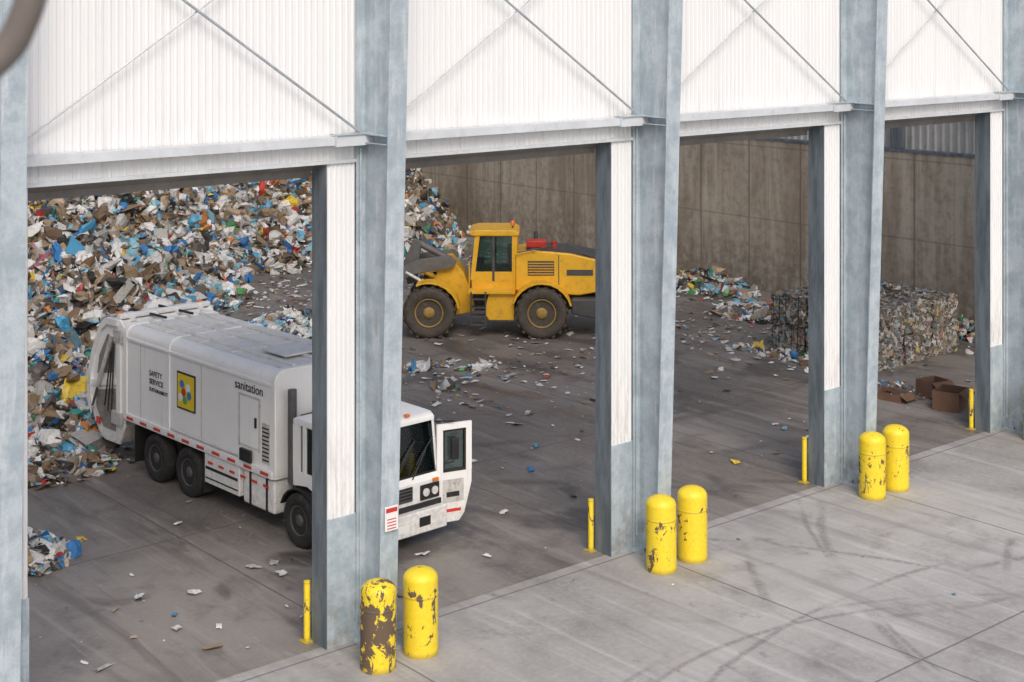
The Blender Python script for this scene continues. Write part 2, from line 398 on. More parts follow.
# ------------------------------------------------------------------ bollards
def bollard(x,y,h=1.40,r=.285,wear=0.0):
    prof=[(r,.0),(r,.03),(r,.5),(r,h*.675),(r,h*.68),(r+.006,h*.685),(r+.006,h*.70),(r,h*.705),(r,h*.71),(r,h-.19),(r,h-.17)]
    for k in range(1,9):
        a=k/8*math.pi/2; prof.append((r*max(.03,math.cos(a)),h-.17+.17*math.sin(a)))
    e=lathe('safety_bollard',prof,'yel',None,48); e['wear']=wear
    e.location=(x,y,.0); e.rotation_euler=(random.uniform(-.012,.012),random.uniform(-.012,.012),random.uniform(0,6)); return e
for x,wa,wb in zip(cols[2:6],(2.4,.6,.8,.5),(.5,.0,.2,0)):
    bollard(x-.30,WY-1.11,wear=wa); bollard(x+.56,WY-1.10,wear=wb)
for x in cols[2:6]:
    g=empty('door_guard_post',(x-.63,WY+.47,0))
    tube('post',(0,0,0),(0,0,1.0),.055,'yel',g,16)
    box('foot',(-.1,-.1,.004),(.1,.1,.02),'yel',g)

# ------------------------------------------------------------------ refuse
PAL=[((.82,.81,.79),25),((.62,.61,.58),11),((.36,.26,.16),12),((.22,.145,.085),12),((.46,.36,.26),8),((.035,.033,.032),9),((.12,.105,.095),10),
     ((.04,.22,.55),5.0),((.10,.42,.68),4),((.28,.55,.68),3.5),((.05,.34,.31),1.6),((.08,.33,.11),1.2),((.60,.06,.05),1.6),((.78,.56,.06),1.7),((.70,.26,.06),1.0),((.6,.3,.38),.5)]
pc=np.array([p[0] for p in PAL]); pw=np.array([p[1] for p in PAL],float); pw/=pw.sum()
blue=pw.copy(); blue[7:10]*=3.0; blue[0]*=2.6; blue[1]*=1.6; blue/=blue.sum()
whites=pw.copy(); whites[0]*=4; whites[1]*=2; whites/=whites.sum()
def ico(sub=1):
    bm=bmesh.new(); bmesh.ops.create_icosphere(bm,subdivisions=sub,radius=1); v=np.array([w.co[:] for w in bm.verts]); f=[[x.index for x in q.verts] for q in bm.faces]; bm.free(); return v,f
def grid(n):
    v=[(i/(n-1)*2-1,j/(n-1)*2-1,0) for j in range(n) for i in range(n)]
    f=[[j*n+i,j*n+i+1,(j+1)*n+i+1,(j+1)*n+i] for j in range(n-1) for i in range(n-1)]; return np.array(v,float),f
cubev=np.array([(-1,-1,-1),(1,-1,-1),(1,1,-1),(-1,1,-1),(-1,-1,1),(1,-1,1),(1,1,1),(-1,1,1)],float)
cubef=[[0,3,2,1],[4,5,6,7],[0,1,5,4],[1,2,6,5],[2,3,7,6],[3,0,4,7]]
TEMPL=[(ico(),(1,.75,.5),.35),(grid(4),(1,.7,.3),.0),((cubev,cubef),(1,.7,.35),.16),(ico(2),(1,.8,.62),.17)]
def rotm(ax,ay,az):
    ca,sa=np.cos(ax),np.sin(ax);cb,sb=np.cos(ay),np.sin(ay);cc,sc=np.cos(az),np.sin(az); o=np.zeros_like(ca); i=o+1
    Rx=np.stack([i,o,o,o,ca,-sa,o,sa,ca],1).reshape(-1,3,3);Ry=np.stack([cb,o,sb,o,i,o,-sb,o,cb],1).reshape(-1,3,3);Rz=np.stack([cc,-sc,o,sc,cc,o,o,o,i],1).reshape(-1,3,3)
    return Rz@Ry@Rx
def refuse(name,P,smin,smax,tilt=.7,mixw=(.55,.43,.02),parent=None,pal=None,flat=1.0,mute=0.0,rnd=.12):
    V=[];F=[];C=[];off=0
    if len(mixw)==3: mixw=(*mixw,0)
    kinds=rng.choice(4,len(P),p=mixw)
    for k in range(4):
        pp=P[kinds==k]; n=len(pp)
        if n==0: continue
        (tv,tf),sc,jit=TEMPL[k]
        s=smin+(smax-smin)*rng.random(n)**2.4
        v=np.repeat(tv[None],n,0)
        if k==1:
            v[:,:,2]+=rng.normal(0,.35,(n,len(tv))); v[:,:,:2]+=rng.normal(0,.2,(n,len(tv),2))
            v[:,:,2]+=np.outer(rng.normal(0,.5,n),np.ones(len(tv)))*v[:,:,0]**2
        else: v=v*(1+rng.normal(0,jit,(n,len(tv),1)))+rng.normal(0,jit*.4,(n,len(tv),3))
        a=rng.uniform(.55,1.35,(n,1,3))*np.array(sc)*s[:,None,None]; a[:,:,2]*=flat
        v=v*a
        R=rotm(rng.normal(0,tilt,n),rng.normal(0,tilt,n),rng.uniform(0,6.28,n))
        v=np.einsum('nij,nkj->nki',R,v)+pp[:,None,:]
        c=pc[rng.choice(len(pc),n,p=pw if pal is None else pal)]
        if k==2: c=np.array([(.36,.26,.16),(.26,.18,.11),(.42,.33,.23),(.55,.53,.50)])[rng.choice(4,n)]
        c=np.clip(c*rng.uniform(.7,1.08,(n,1)),0,.86)
        if mute: g=c.mean(1,keepdims=True)*np.array([[1.05,1.0,.93]]); c=(c*(1-mute)+g*mute); c=c*.6+np.array([[.25,.225,.19]])*.4
        cv=np.repeat(c,len(tv),0)*rng.uniform(1-rnd,1.0,(n*len(tv),1))
        V.append(v.reshape(-1,3)); C.append(cv)
        nv=len(tv); fa=np.array(tf)
        ff=(fa[None]+ (np.arange(n)*nv)[:,None,None]+off).reshape(-1,fa.shape[1]); F+=ff.tolist(); off+=n*nv
    V=np.concatenate(V);C=np.concatenate(C)
    me=bpy.data.meshes.new(name); me.from_pydata(V.tolist(),[],F); me.materials.append(M['trash'])
    at=me.color_attributes.new('Col','FLOAT_COLOR','POINT'); at.data.foreach_set('color',np.concatenate([C,np.ones((len(C),1))],1).ravel())
    o=bpy.data.objects.new(name,me); COL.objects.link(o)
    if parent:o.parent=parent
    return o
fx=[-14,8,12,15.5,20,24,27,30,33,36,38,40,41.3,42.2,44]
fy=[33,33.3,33.6,34.3,38.0,43.5,48,51,52.3,51.5,50.5,50.5,52,55,58]
def hf(X,Y):
    F=np.interp(X,fx,fy)+.7*np.sin(X*1.1)+.4*np.sin(X*2.7+1)
    d=np.maximum(0,Y-F)
    main=np.interp(X,[-14,15,22,30,44],[20,15,9,1.0,0])
    h=.14*np.minimum(d,main)+.6*(1-np.exp(-d*1.2))+np.maximum(0,d-main)*.72
    b=.45*np.sin(X*1.3+Y*.7)+.4*np.sin(X*.6-Y*1.1+2)+.3*np.sin(X*2.3+1.3*Y)*np.sin(Y*1.9-X)+.22*np.sin(3.7*X-2.9*Y)+.18*np.abs(np.sin(2.9*X+1.1*Y))
    cap=6.8+.8*np.sin(X*.5)+.5*np.sin(X*1.4)
    cap=cap+np.interp(X,[30,37,40.5,42,44],[0,.5,-.6,-3,-5])
    h=np.minimum(h+b*np.clip(d/3,0,1),cap+.3*b)
    return np.where(d>0,np.maximum(h,.02),-.3)
gx=np.arange(-12,43.2,.25); gy=np.arange(30,63,.25)
GX,GY=np.meshgrid(gx,gy); GZ=hf(GX,GY)+rng.normal(0,.05,GX.shape)
nx=len(gx)
vv=np.stack([GX,GY,GZ],-1).reshape(-1,3)
ii=np.arange(len(gy)-1)[:,None]*nx+np.arange(nx-1)[None]
ff=np.stack([ii,ii+1,ii+nx+1,ii+nx],-1).reshape(-1,4)
pile=empty('refuse_pile')
addobj('pile_core',vv.tolist(),ff.tolist(),'base',pile)
n=165000
P=np.stack([rng.uniform(6,43.1,n),rng.uniform(32,62.5,n)],1)
h=hf(P[:,0],P[:,1]); keep=(h>0)&(P[:,1]-P[:,0]*.9<33)&(P[:,0]>.32*P[:,1])
P=P[keep];h=h[keep]
P3=np.column_stack([P,h+rng.uniform(-.02,.12,len(P))])
# loads were tipped separately, so the mix drifts across the pile: some parts brown/dark, some white/blue
zone=np.sin(P[:,0]*.45+1)+np.sin(P[:,1]*.5+P[:,0]*.2)+rng.normal(0,.8,len(P))
dark=pw.copy(); dark[2:7]*=2.4; dark/=dark.sum()
lite=pw.copy(); lite[0]*=1.6; lite[7:10]*=1.6; lite/=lite.sum()
refuse('loose_refuse_brown',P3[zone<=0],.05,.30,.75,parent=pile,pal=dark)
refuse('loose_refuse_light',P3[zone>0],.05,.32,.75,parent=pile,pal=lite)
k=rng.choice(len(P3),4200,replace=False); refuse('bags_and_wrap',P3[k]+[0,0,.05],.14,.46,.6,(.25,.25,.0,.5),parent=pile,pal=blue)
k=rng.choice(len(P3),1000,replace=False); refuse('dark_bags',P3[k]+[0,0,.05],.16,.42,.6,(0,.0,.0,1.),parent=pile,pal=dark)
k=rng.choice(len(P3),450,replace=False); refuse('cardboard',P3[k]+[0,0,.05],.2,.42,.5,(.0,.6,.4),parent=pile)

# ------------------------------------------------------------------ scattered litter
def blob(cx,cy,sx,sy,n): return np.column_stack([rng.normal(cx,sx,n),rng.normal(cy,sy,n)])
def lay(pts,hh=.03): return np.column_stack([pts,np.full(len(pts),hh)+rng.uniform(0,.03,len(pts))])
L=[blob(14.5,33.5,1.2,.8,200),blob(11.5,33,1.5,.7,160),blob(20,37,2,1,240),blob(26,43,2.5,2,450),blob(30,48,2.5,1.5,380),blob(36,49,3,1.5,320),
   blob(41,50,1.2,2,160),blob(40,35,2.0,3,300),blob(37,33,2,2,240),blob(41,25,1,1,50),blob(33,41,3,3,200),blob(26,33.5,2.5,1.8,300),blob(35.5,28,1,1.5,90),blob(34,33,2.5,2.5,160),blob(25,30,2.5,2.5,90)]
L.append(np.column_stack([rng.uniform(8,42,620),rng.uniform(21.5,46,620)]))
L=np.concatenate(L); L=L[(L[:,0]<43)&(L[:,1]>21.4)]
refuse('scattered_litter',lay(L),.018,.14,.15,(.3,.69,.01),flat=.4,pal=whites)
u=np.column_stack([rng.uniform(4,34,110),rng.uniform(8,20.5,110)])
refuse('yard_litter',lay(u,.012),.008,.035,.15,(.3,.6,.1),flat=.4)
def heap(name,cx,cy,rx,ry,h,n,smin=.06,smax=.28,pal=None):
    a=rng.uniform(0,6.28,n); r=np.sqrt(rng.random(n))
    x=cx+rx*r*np.cos(a); y=cy+ry*r*np.sin(a); z=h*(1-r**1.5)*rng.uniform(.4,1,n)+.03
    x=np.minimum(x,43.05)
    return refuse(name,np.column_stack([x,y,z]),smin,smax,.5,(.45,.38,.02,.15),pal=pal)
heap('refuse_heap',25.6,41.3,2.6,1.7,.8,1500,pal=blue)
heap('refuse_heap',21.8,39.8,2.2,1.5,.85,1100,pal=blue)
heap('refuse_heap',41.9,38.2,1.0,2.2,.75,800)
heap('refuse_heap',40.0,34.0,1.6,1.8,.2,300)
heap('refuse_heap',41.8,31.8,1.2,1.4,1.3,700)
heap('refuse_heap',42.3,27.5,.8,1.8,.5,300)
heap('refuse_heap',11.15,27.7,.95,.85,.5,420,.06,.28,pal=blue)
heap('refuse_heap',13.9,32.7,1.6,1.0,.45,650,.05,.24)
heap('refuse_heap',26.4,35.2,1.0,.35,.08,70,.06,.25,pal=whites)
heap('refuse_heap',25.4,32.9,.35,.3,.14,24,pal=blue)
heap('refuse_heap',22.9,33.9,.35,.35,.18,28,pal=whites)
heap('refuse_heap',27.6,34.2,1.0,.3,.07,40,.06,.22,pal=whites)
heap('refuse_heap',34.1,34.1,.5,.4,.12,20)

# ------------------------------------------------------------------ bales
def bale(x,y,z,w,l,h):
    e=empty('waste_bale',(x,y,z),random.uniform(-.04,.04))
    bm=bmesh.new(); bmesh.ops.create_cube(bm,size=1); bmesh.ops.subdivide_edges(bm,edges=bm.edges,cuts=11,use_grid_fill=True)
    for v in bm.verts:
        v.co=Vector((v.co.x*w,v.co.y*l,(v.co.z+.5)*h))+Vector([random.gauss(0,.014) for _ in range(3)])
    me=bpy.data.meshes.new('bale_core'); bm.to_mesh(me); bm.free(); me.materials.append(M['base'])
    o=bpy.data.objects.new('bale_core',me); COL.objects.link(o); o.parent=e
    for face in 'xyZ':
        n=200; a=rng.uniform(-.47,.47,n); b=rng.uniform(.04,.96,n)
        if face=='x': pts=np.column_stack([np.full(n,-w/2),a*l,b*h])
        elif face=='y': pts=np.column_stack([a*w,np.full(n,-l/2),b*h])
        else: pts=np.column_stack([a*w,(b-.5)*l,np.full(n,h)])
        q=refuse('bale_bits',np.zeros((n,3)),.03,.14,.12,(.25,.75,0),parent=e,flat=.25,mute=.25)
        co=np.empty(len(q.data.vertices)*3); q.data.vertices.foreach_get('co',co); co=co.reshape(-1,3)
        if face=='x': co=co[:,[2,0,1]]
        elif face=='y': co=co[:,[0,2,1]]
        nb=(16*n-len(co))//4; idx=np.concatenate([np.repeat(np.arange(nb),12),np.repeat(np.arange(nb,n),16)])
        co+=pts[idx]; q.data.vertices.foreach_set('co',co.ravel()); q.data.update()
    for k in range(5):
        yy=-l/2+l*(k+.5)/5
        box('bale_strap',(-w/2-.035,yy,-.0),(-w/2-.025,yy+.012,h),'black',e)
for ix in range(3):
    for iy in range(3):
        for iz in range(2):
            if iz==1 and ix==2 and iy==2: continue
            bale(36.75+ix*1.42+random.uniform(-.08,.08),27.0+iy*1.34+random.uniform(-.08,.08),.0+iz*.88,1.3,1.22,.85)
heap('refuse_heap',38.4,28.6,1.4,1.2,.2,160,.04,.2).location.z=1.74
heap('refuse_heap',35.5,29.2,.5,2.2,.12,140,.04,.18,pal=whites)

# ------------------------------------------------------------------ open crates by the right door
def crate(x,y,rz,w,l,h,mat='card'):
    e=empty('cardboard_box',(x,y,.006),rz)
    box('side_a',(-w/2,-l/2,0),(w/2,-l/2+.02,h),mat,e); box('side_b',(-w/2,l/2-.02,0),(w/2,l/2,h),mat,e)
    box('side_c',(-w/2,-l/2+.02,0),(-w/2+.02,l/2-.02,h),mat,e); box('side_d',(w/2-.02,-l/2+.02,0),(w/2,l/2-.02,h),mat,e)
    box('bottom',(-w/2+.02,-l/2+.02,0),(w/2-.02,l/2-.02,.02),mat,e)
    v=[(-w/2,-l/2,h),(w/2,-l/2,h),(w/2,-l/2-.22,h-.12),(-w/2,-l/2-.22,h-.12)]
    addobj('flap',v,[(0,1,2,3)],mat,e)
crate(34.3,22.7,.3,.85,.7,.5); crate(35.0,23.7,-.2,.7,.6,.45); crate(33.9,24.3,.1,.6,.9,.2)
heap('refuse_heap',34.6,24.6,.9,1.3,.15,110,.03,.14)

# ------------------------------------------------------------------ garbage truck
T=empty('garbage_truck',(16.86,25.05,0),math.radians(-87.5))
def wheel(par,x,y,r,w,side,tm='rubber',hm='hub',lug=0):
    e=bpy.data.objects.new('wheel',None); COL.objects.link(e); e.parent=par; e.location=(x,y,r)
    hw=w/2
    prof=[(r*.56,-hw*.7),(r*.6,-hw*.95),(r*.85,-hw),(r*.96,-hw*.85),(r,-hw*.6),(r,hw*.6),(r*.96,hw*.85),(r*.85,hw),(r*.6,hw*.95),(r*.56,hw*.7)]
    lathe('tyre',prof,tm,e,40,'y')
    s=side
    lathe('rim',[(r*.57,s*hw*.3),(r*.57,s*hw*.85),(r*.53,s*hw*.9),(r*.48,s*hw*.35),(r*.25,s*hw*.3),(r*.22,s*hw*.75),(r*.15,s*hw*.85),(r*.02,s*hw*.86)],hm,e,32,'y')
    for k in range(8):
        a=k*math.pi/4; cx,cz=r*.34*math.cos(a),r*.34*math.sin(a)
        tube('lug_nut',(cx,s*hw*.28,cz),(cx,s*hw*.45,cz),r*.035,tm,e,6)
    if lug:
        for k in range(lug):
            a=2*math.pi*k/lug
            for sd in(-1,1):
                o=box('tread',(-.055,min(0,sd*hw*.9)+ (0.02*sd),-.03),(.055,max(0,sd*hw*.9),.035),tm,e)
                aa=a+(math.pi/lug if sd>0 else 0)
                o.location=(r*math.cos(aa),0,r*math.sin(aa)); o.rotation_euler=(0,-aa+math.pi/2,0)
    return e
for sd in(-1,1):
    wheel(T,0,sd*1.07,.53,.33,sd)
    for x in(-4.15,-5.55):
        wheel(T,x,sd*1.08,.53,.30,sd); wheel(T,x,sd*.74,.53,.28,sd)
for y in(-.42,.34): box('frame_rail',(-7.2,y,.78),(1.2,y+.09,1.04),'black',T)
for x in(0,-4.15,-5.55): tube('axle',(x,-1,.53),(x,1,.53),.09,'black',T)
def bodysec(x0,x1,w,z0,z1,r,mat,name):
    pts=[(-w,z0),(w,z0),(w,z1-r)]
    for k in range(1,9): a=k/8*math.pi/2; pts.append((w-r+r*math.cos(a),z1-r+r*math.sin(a)))
    for k in range(0,9): a=math.pi/2+k/8*math.pi/2; pts.append((-w+r+r*math.cos(a),z1-r+r*math.sin(a)))
    return prism(name,pts,x0,x1,mat,T,plane='yz')
bodysec(-6.95,-.75,1.22,1.22,3.28,.22,'tw','packer_body')
for x in(-6.9,-4.9,-.86): bodysec(x-.05,x+(.09 if x!=-4.9 else .0),1.25,1.15,3.315,.23,'tw','body_end_frame')
box('top_rail_r',(-6.8,-1.255,2.97),(-.85,-1.222,3.04),'tw',T,bevel=.012)
box('bottom_rail_r',(-6.8,-1.27,1.14),(-.85,-1.222,1.30),'tw',T,bevel=.01)
box('bottom_rail_l',(-6.8,1.222,1.14),(-.85,1.27,1.30),'tw',T,bevel=.01)
x=-6.75
i=0
while x<-1.0:
    box('reflector_tape',(x,-1.277,1.18),(x+.30,-1.2715,1.245),'redtape' if i%2==0 else 'signw',T); x+=.305; i+=1
for y in(-.70,-.05,.60): box('roof_rib',(-6.75,y,3.296),(-.95,y+.10,3.345),'roofd',T,bevel=.01)
box('roof_panel',(-6.7,-.95,3.282),(-.97,.95,3.295),'roofd',T)
box('roof_hatch',(-2.4,-.5,3.346),(-1.5,.45,3.39),'roofd',T,bevel=.02)
for x in(-5.6,-4.2,-2.9): box('roof_cross_seam',(x,-.95,3.296),(x+.05,.95,3.315),'roofd',T)
box('side_access_door',(-2.05,-1.245,1.62),(-1.35,-1.2215,2.62),'tw',T,bevel=.012)
for (a,b) in(((-2.09,-1.25,1.58),(-2.05,-1.2225,2.66)),((-1.35,-1.25,1.58),(-1.31,-1.2225,2.66)),((-2.05,-1.25,2.62),(-1.35,-1.2225,2.66))):
    box('door_frame',a,b,'twd',T)
box('door_handle',(-1.48,-1.27,2.05),(-1.42,-1.246,2.25),'black',T)
box('control_box',(-1.95,-1.33,1.32),(-1.55,-1.272,1.57),'black',T,bevel=.01)
box('body_vent',(-1.25,-1.235,1.4),(-.98,-1.2215,2.2),'twd',T)
for k in range(9): box('vent_louvre',(-1.23,-1.243,1.45+k*.08),(-1.0,-1.236,1.48+k*.08),'black',T)
tube('side_conduit',(-4.8,-1.26,1.36),(-2.1,-1.26,1.36),.018,'twd',T)
for x in(-6.2,-3.6): box('side_panel_seam',(x,-1.2265,1.3),(x+.025,-1.2215,2.95),'twd',T)
PZ=-.14
box('poster_frame',(-4.58,-1.236,2.00+PZ),(-3.82,-1.2215,2.80+PZ),'black',T)
box('poster',(-4.54,-1.242,2.04+PZ),(-3.86,-1.237,2.76+PZ),'postery',T)
for k,(px,pz,mt) in enumerate([(-4.35,2.55,'posterb'),(-4.1,2.50,'signw'),(-4.28,2.38,'red'),(-4.05,2.34,'posterb'),(-4.22,2.22,'posterg'),(-4.4,2.26,'signw')]):
    lathe('poster_motif',[(.09,0),(.09,.004)],mt,T,12,'y',(px,-1.249-.001*k,pz+PZ))
rt=(math.radians(90),0,0)
text('logo_text','sanitation',(-2.27,-1.228,2.725),rt,.27,'black',T)
text('slogan_a','SAFETY',(-5.80,-1.228,2.34),rt,.17,'black',T)
text('slogan_b','SERVICE',(-5.80,-1.228,2.16),rt,.17,'black',T)
text('slogan_c','SUSTAINABILITY',(-5.80,-1.228,2.00),(rt),.115,'black',T)
box('side_locker',(-3.45,-1.23,.50),(-2.1,-.8,1.12),'tw',T,bevel=.02)
box('locker_slot',(-3.40,-1.236,.80),(-2.15,-1.231,.86),'black',T)
box('locker_slot2',(-3.40,-1.236,.60),(-2.15,-1.231,.63),'black',T)
box('fuel_tank',(-2.0,-1.2,.42),(-.85,-.72,1.10),'tw',T,bevel=.05)
box('tank_strap',(-1.75,-1.21,.42),(-1.68,-.9,1.11),'black',T); box('tank_strap',(-1.15,-1.21,.42),(-1.08,-.9,1.11),'black',T)
x=-3.3
while x<-1.1: box('reflector_tape',(x,-1.243,.93),(x+.2,-1.238,.98),'redtape',T); x+=.42
for x in(-3.5,-6.45): box('mud_flap',(x,-1.23,.25),(x+.02,-.62,1.1),'black',T)
box('inner_skirt',(-6.4,-.6,.6),(-3.5,-.5,1.2),'black',T)
for sd in(-1,1):
    pts=[]
    for k in range(9):
        a=math.radians(20+k*17.5); pts.append((.66*math.cos(a),.53+.62*math.sin(a)))
    inner=[(x*.95,(z-.53)*.95+.53) for x,z in reversed(pts)]
    prism('front_fender',pts+inner,sd*.88,sd*1.22,'black',T)
# --- tailgate / hopper: boxy top, slanted back, open loading sill
hp=[(-6.97,3.20),(-7.2,3.36),(-7.75,3.34),(-8.05,3.15),(-8.45,2.45),(-8.62,1.95),(-8.70,1.35),(-8.55,1.05),(-8.2,.62),(-7.9,.46),(-7.2,.48),(-6.97,.95)]
for sd in(-1,1):
    y0,y1=(sd*1.14,sd*1.22)
    prism('hopper_side',hp,y0,y1,'tw',T,bevel=.02)
    st=hp[1:8]; st2=[(-7.45+(x+7.45)*.87,1.9+(z-1.9)*.90) for (x,z) in st]
    prism('hopper_edge',st+list(reversed(st2)),sd*1.22,sd*1.28,'tw',T)
    prism('hopper_recess',[(-7.45,2.95),(-7.75,2.95),(-8.15,2.4),(-8.25,1.95),(-7.45,2.1)],sd*1.221,sd*1.226,'twg',T)
    prism('hopper_recess_low',[(-7.35,1.75),(-8.3,1.55),(-8.3,1.15),(-7.95,.75),(-7.35,.75)],sd*1.221,sd*1.226,'twg',T)
    st=[(-7.05,3.1),(-7.05,1.0),(-7.2,1.0),(-7.25,3.1)]; prism('hopper_rib',st,sd*1.22,sd*1.28,'tw',T,bevel=.01)
    prism('hopper_rib2',[(-7.3,2.0),(-8.55,1.75),(-8.55,1.62),(-7.3,1.85)],sd*1.22,sd*1.26,'tw',T)
    tube('hopper_cylinder',(-7.35,sd*1.32,3.0),(-8.05,sd*1.32,1.7),.055,'twd',T); tube('hopper_piston',(-8.05,sd*1.32,1.7),(-8.3,sd*1.32,1.2),.03,'hub',T)
    for q in range(3): tube('hose',(-7.3-.08*q,sd*1.29,2.8-.1*q),(-7.45-.16*q,sd*1.29,1.1+.1*q),.016,'black',T)
    box('hopper_bracket',(-7.35,sd*1.26-.04,2.85),(-6.98,sd*1.26+.04,3.15),'twd',T,bevel=.01)
    box('hopper_latch',(-7.45,sd*1.26-.04,.95),(-6.98,sd*1.26+.04,1.25),'twd',T,bevel=.01)
    box('tail_lamp',(-8.2,sd*1.26-.02,.80),(-8.05,sd*1.26+.02,.95),'redtape',T)
    tube('grab_rail',(-8.35,sd*1.33,1.0),(-8.6,sd*1.33,2.1),.02,'twd',T)
prism('hopper_shell',[(-6.97,3.2),(-7.2,3.33),(-7.73,3.31),(-8.02,3.13),(-8.25,2.75),(-8.18,2.72),(-7.95,3.05),(-7.7,3.2),(-7.0,3.1)],-1.14,1.14,'roofd',T)
prism('hopper_floor',[(-6.97,.95),(-7.2,.52),(-7.9,.5),(-8.2,.66),(-8.6,1.2),(-8.5,1.3),(-8.1,.76),(-7.3,.62),(-7.05,1.0)],-1.14,1.14,'twd',T)
box('packer_blade',(-7.5,-1.1,1.2),(-7.3,1.1,3.0),'twg',T)
for y in(-.9,-.3,.3,.9): box('tailgate_rib',(-7.75,y-.05,3.30),(-7.1,y+.05,3.42),'tw',T,bevel=.01)
box('tailgate_crossbar',(-7.35,-1.2,3.36),(-7.2,1.2,3.47),'tw',T,bevel=.02)
tube('tailgate_pipe',(-7.9,-1.1,3.32),(-7.9,1.1,3.32),.05,'twd',T)
for y in(-.5,.2): tube('tailgate_hose',(-7.9,y,3.40),(-6.6,y+.15,3.38),.03,'black',T)
for y in(-1.05,1.05): box('light_bar_end',(-7.55,y-.07,3.38),(-7.4,y+.07,3.48),'orange',T,bevel=.02)
box('rear_step',(-8.8,-1.1,.42),(-8.2,1.1,.47),'twd',T)
# --- gap between body and cab
tube('exhaust_stack',(-.55,-.98,1.1),(-.55,-.98,2.95),.09,'hub',T)
box('air_cleaner',(-.66,-.75,1.5),(-.36,-.1,2.4),'black',T,bevel=.05)
box('gap_tank',(-.68,.1,1.2),(-.38,1.1,2.2),'twd',T,bevel=.03)
box('engine_cover',(-.7,-.8,.8),(-.2,.8,1.45),'black',T)
# --- cab
CX0,CX1,CW,CT=-.28,1.50,1.15,2.46
WB=1.36
low=[(CX0,1.15),(CX0,1.46),(CX1-.09,1.46),(CX1-.06,WB-.06),(CX1,WB-.12),(CX1,.42),(.66,.42),(.66,.98),(.45,1.15),(.2,1.22),(-.1,1.18)]
prism('cab_side_r',low,-CW,-CW+.05,'tw',T,bevel=.01)
prism('cab_side_l',low,CW-.05,CW,'tw',T,bevel=.01)
for sd in(-1,1):
    y0=sd*CW; y1=sd*(CW-.06)
    prism('a_pillar',[(CX1-.09,1.46),(CX1-.19,1.46),(CX1-.32,CT-.1),(CX1-.22,CT-.1)],y0,y1,'tw',T)
    prism('b_pillar',[(.15,1.46),(.05,1.46),(.05,CT-.1),(.15,CT-.1)],y0,y1,'tw',T)
    prism('rear_quarter',[(CX0,1.46),(CX0+.2,1.46),(CX0+.2,CT-.1),(CX0,CT-.1)],y0,y1,'tw',T)
    if sd<0: prism('side_glass',[(.15,1.46),(CX1-.19,1.46),(CX1-.32,CT-.1),(.15,CT-.1)],sd*(CW-.03),sd*(CW-.035),'glass',T)
prism('cab_roof',[(CX0,CT-.1),(CX0,CT),(CX0+.1,CT+.05),(CX1-.32,CT+.04),(CX1-.2,CT-.03),(CX1-.19,CT-.13),(CX1-.3,CT-.1)],-CW,CW,'tw',T,bevel=.02)
box('cab_back',(CX0,-CW+.06,1.2),(CX0+.05,CW-.06,CT-.1),'cabin',T)
box('cab_floor',(CX0+.05,-CW+.06,1.05),(CX1-.12,CW-.06,1.1),'cabin',T)
prism('cab_front_panel',[(CX1-.08,WB),(CX1,WB-.12),(CX1,.84),(CX1-.06,.84),(CX1-.1,WB)],-CW+.05,CW-.05,'tw',T)
prism('windshield',[(CX1-.085,WB),(CX1-.21,CT-.13),(CX1-.215,CT-.13),(CX1-.09,WB)],-CW+.07,CW-.07,'glass',T)
prism('windshield_seal',[(CX1-.07,WB-.03),(CX1-.075,WB+.02),(CX1-.11,WB+.02),(CX1-.10,WB-.03)],-CW+.06,CW-.06,'black',T)
box('dash',(CX1-.45,-CW+.08,WB-.1),(CX1-.13,CW-.08,WB+.04),'cabin',T,bevel=.03)
for y in(-.64,.64):
    box('seat_base',(.15,y-.25,1.1),(.65,y+.25,1.36),'seat',T,bevel=.05); box('seat_back',(.05,y-.25,1.32),(.2,y+.25,2.1),'seat',T,bevel=.05)
    bpy.ops.mesh.primitive_torus_add(major_radius=.22,minor_radius=.02,location=(.92,y,1.62),rotation=(0,math.radians(-55),0)); o=bpy.context.object; o.name='steering_wheel'; o.data.materials.append(M['black']); o.parent=T
    tube('steering_column',(1.12,y,1.35),(.93,y,1.61),.03,'black',T)
    tube('steering_spoke',(.92,y-.21,1.62),(.92,y+.21,1.62),.014,'black',T)
for y in(-.75,.0,.45):
    tube('wiper_arm',(CX1-.02,y,WB-.04),(CX1-.08,y+.38,1.82),.013,'black',T,8); tube('wiper_blade',(CX1-.055,y+.12,1.58),(CX1-.135,y+.60,2.03),.012,'black',T,8)
box('grille',(CX1+.002,-.50,.92),(CX1+.03,.42,1.2),'black',T,bevel=.01)
for k in range(4): box('grille_bar',(CX1+.031,-.47,.95+k*.065),(CX1+.045,.40,.97+k*.065),'hub',T)
box('front_bumper',(CX1-.12,-CW-.02,.30),(CX1+.18,CW+.02,.74),'tw',T,bevel=.03)
box('bumper_gap',(CX1-.1,-CW+.02,.74),(CX1+.04,CW-.02,.84),'black',T)
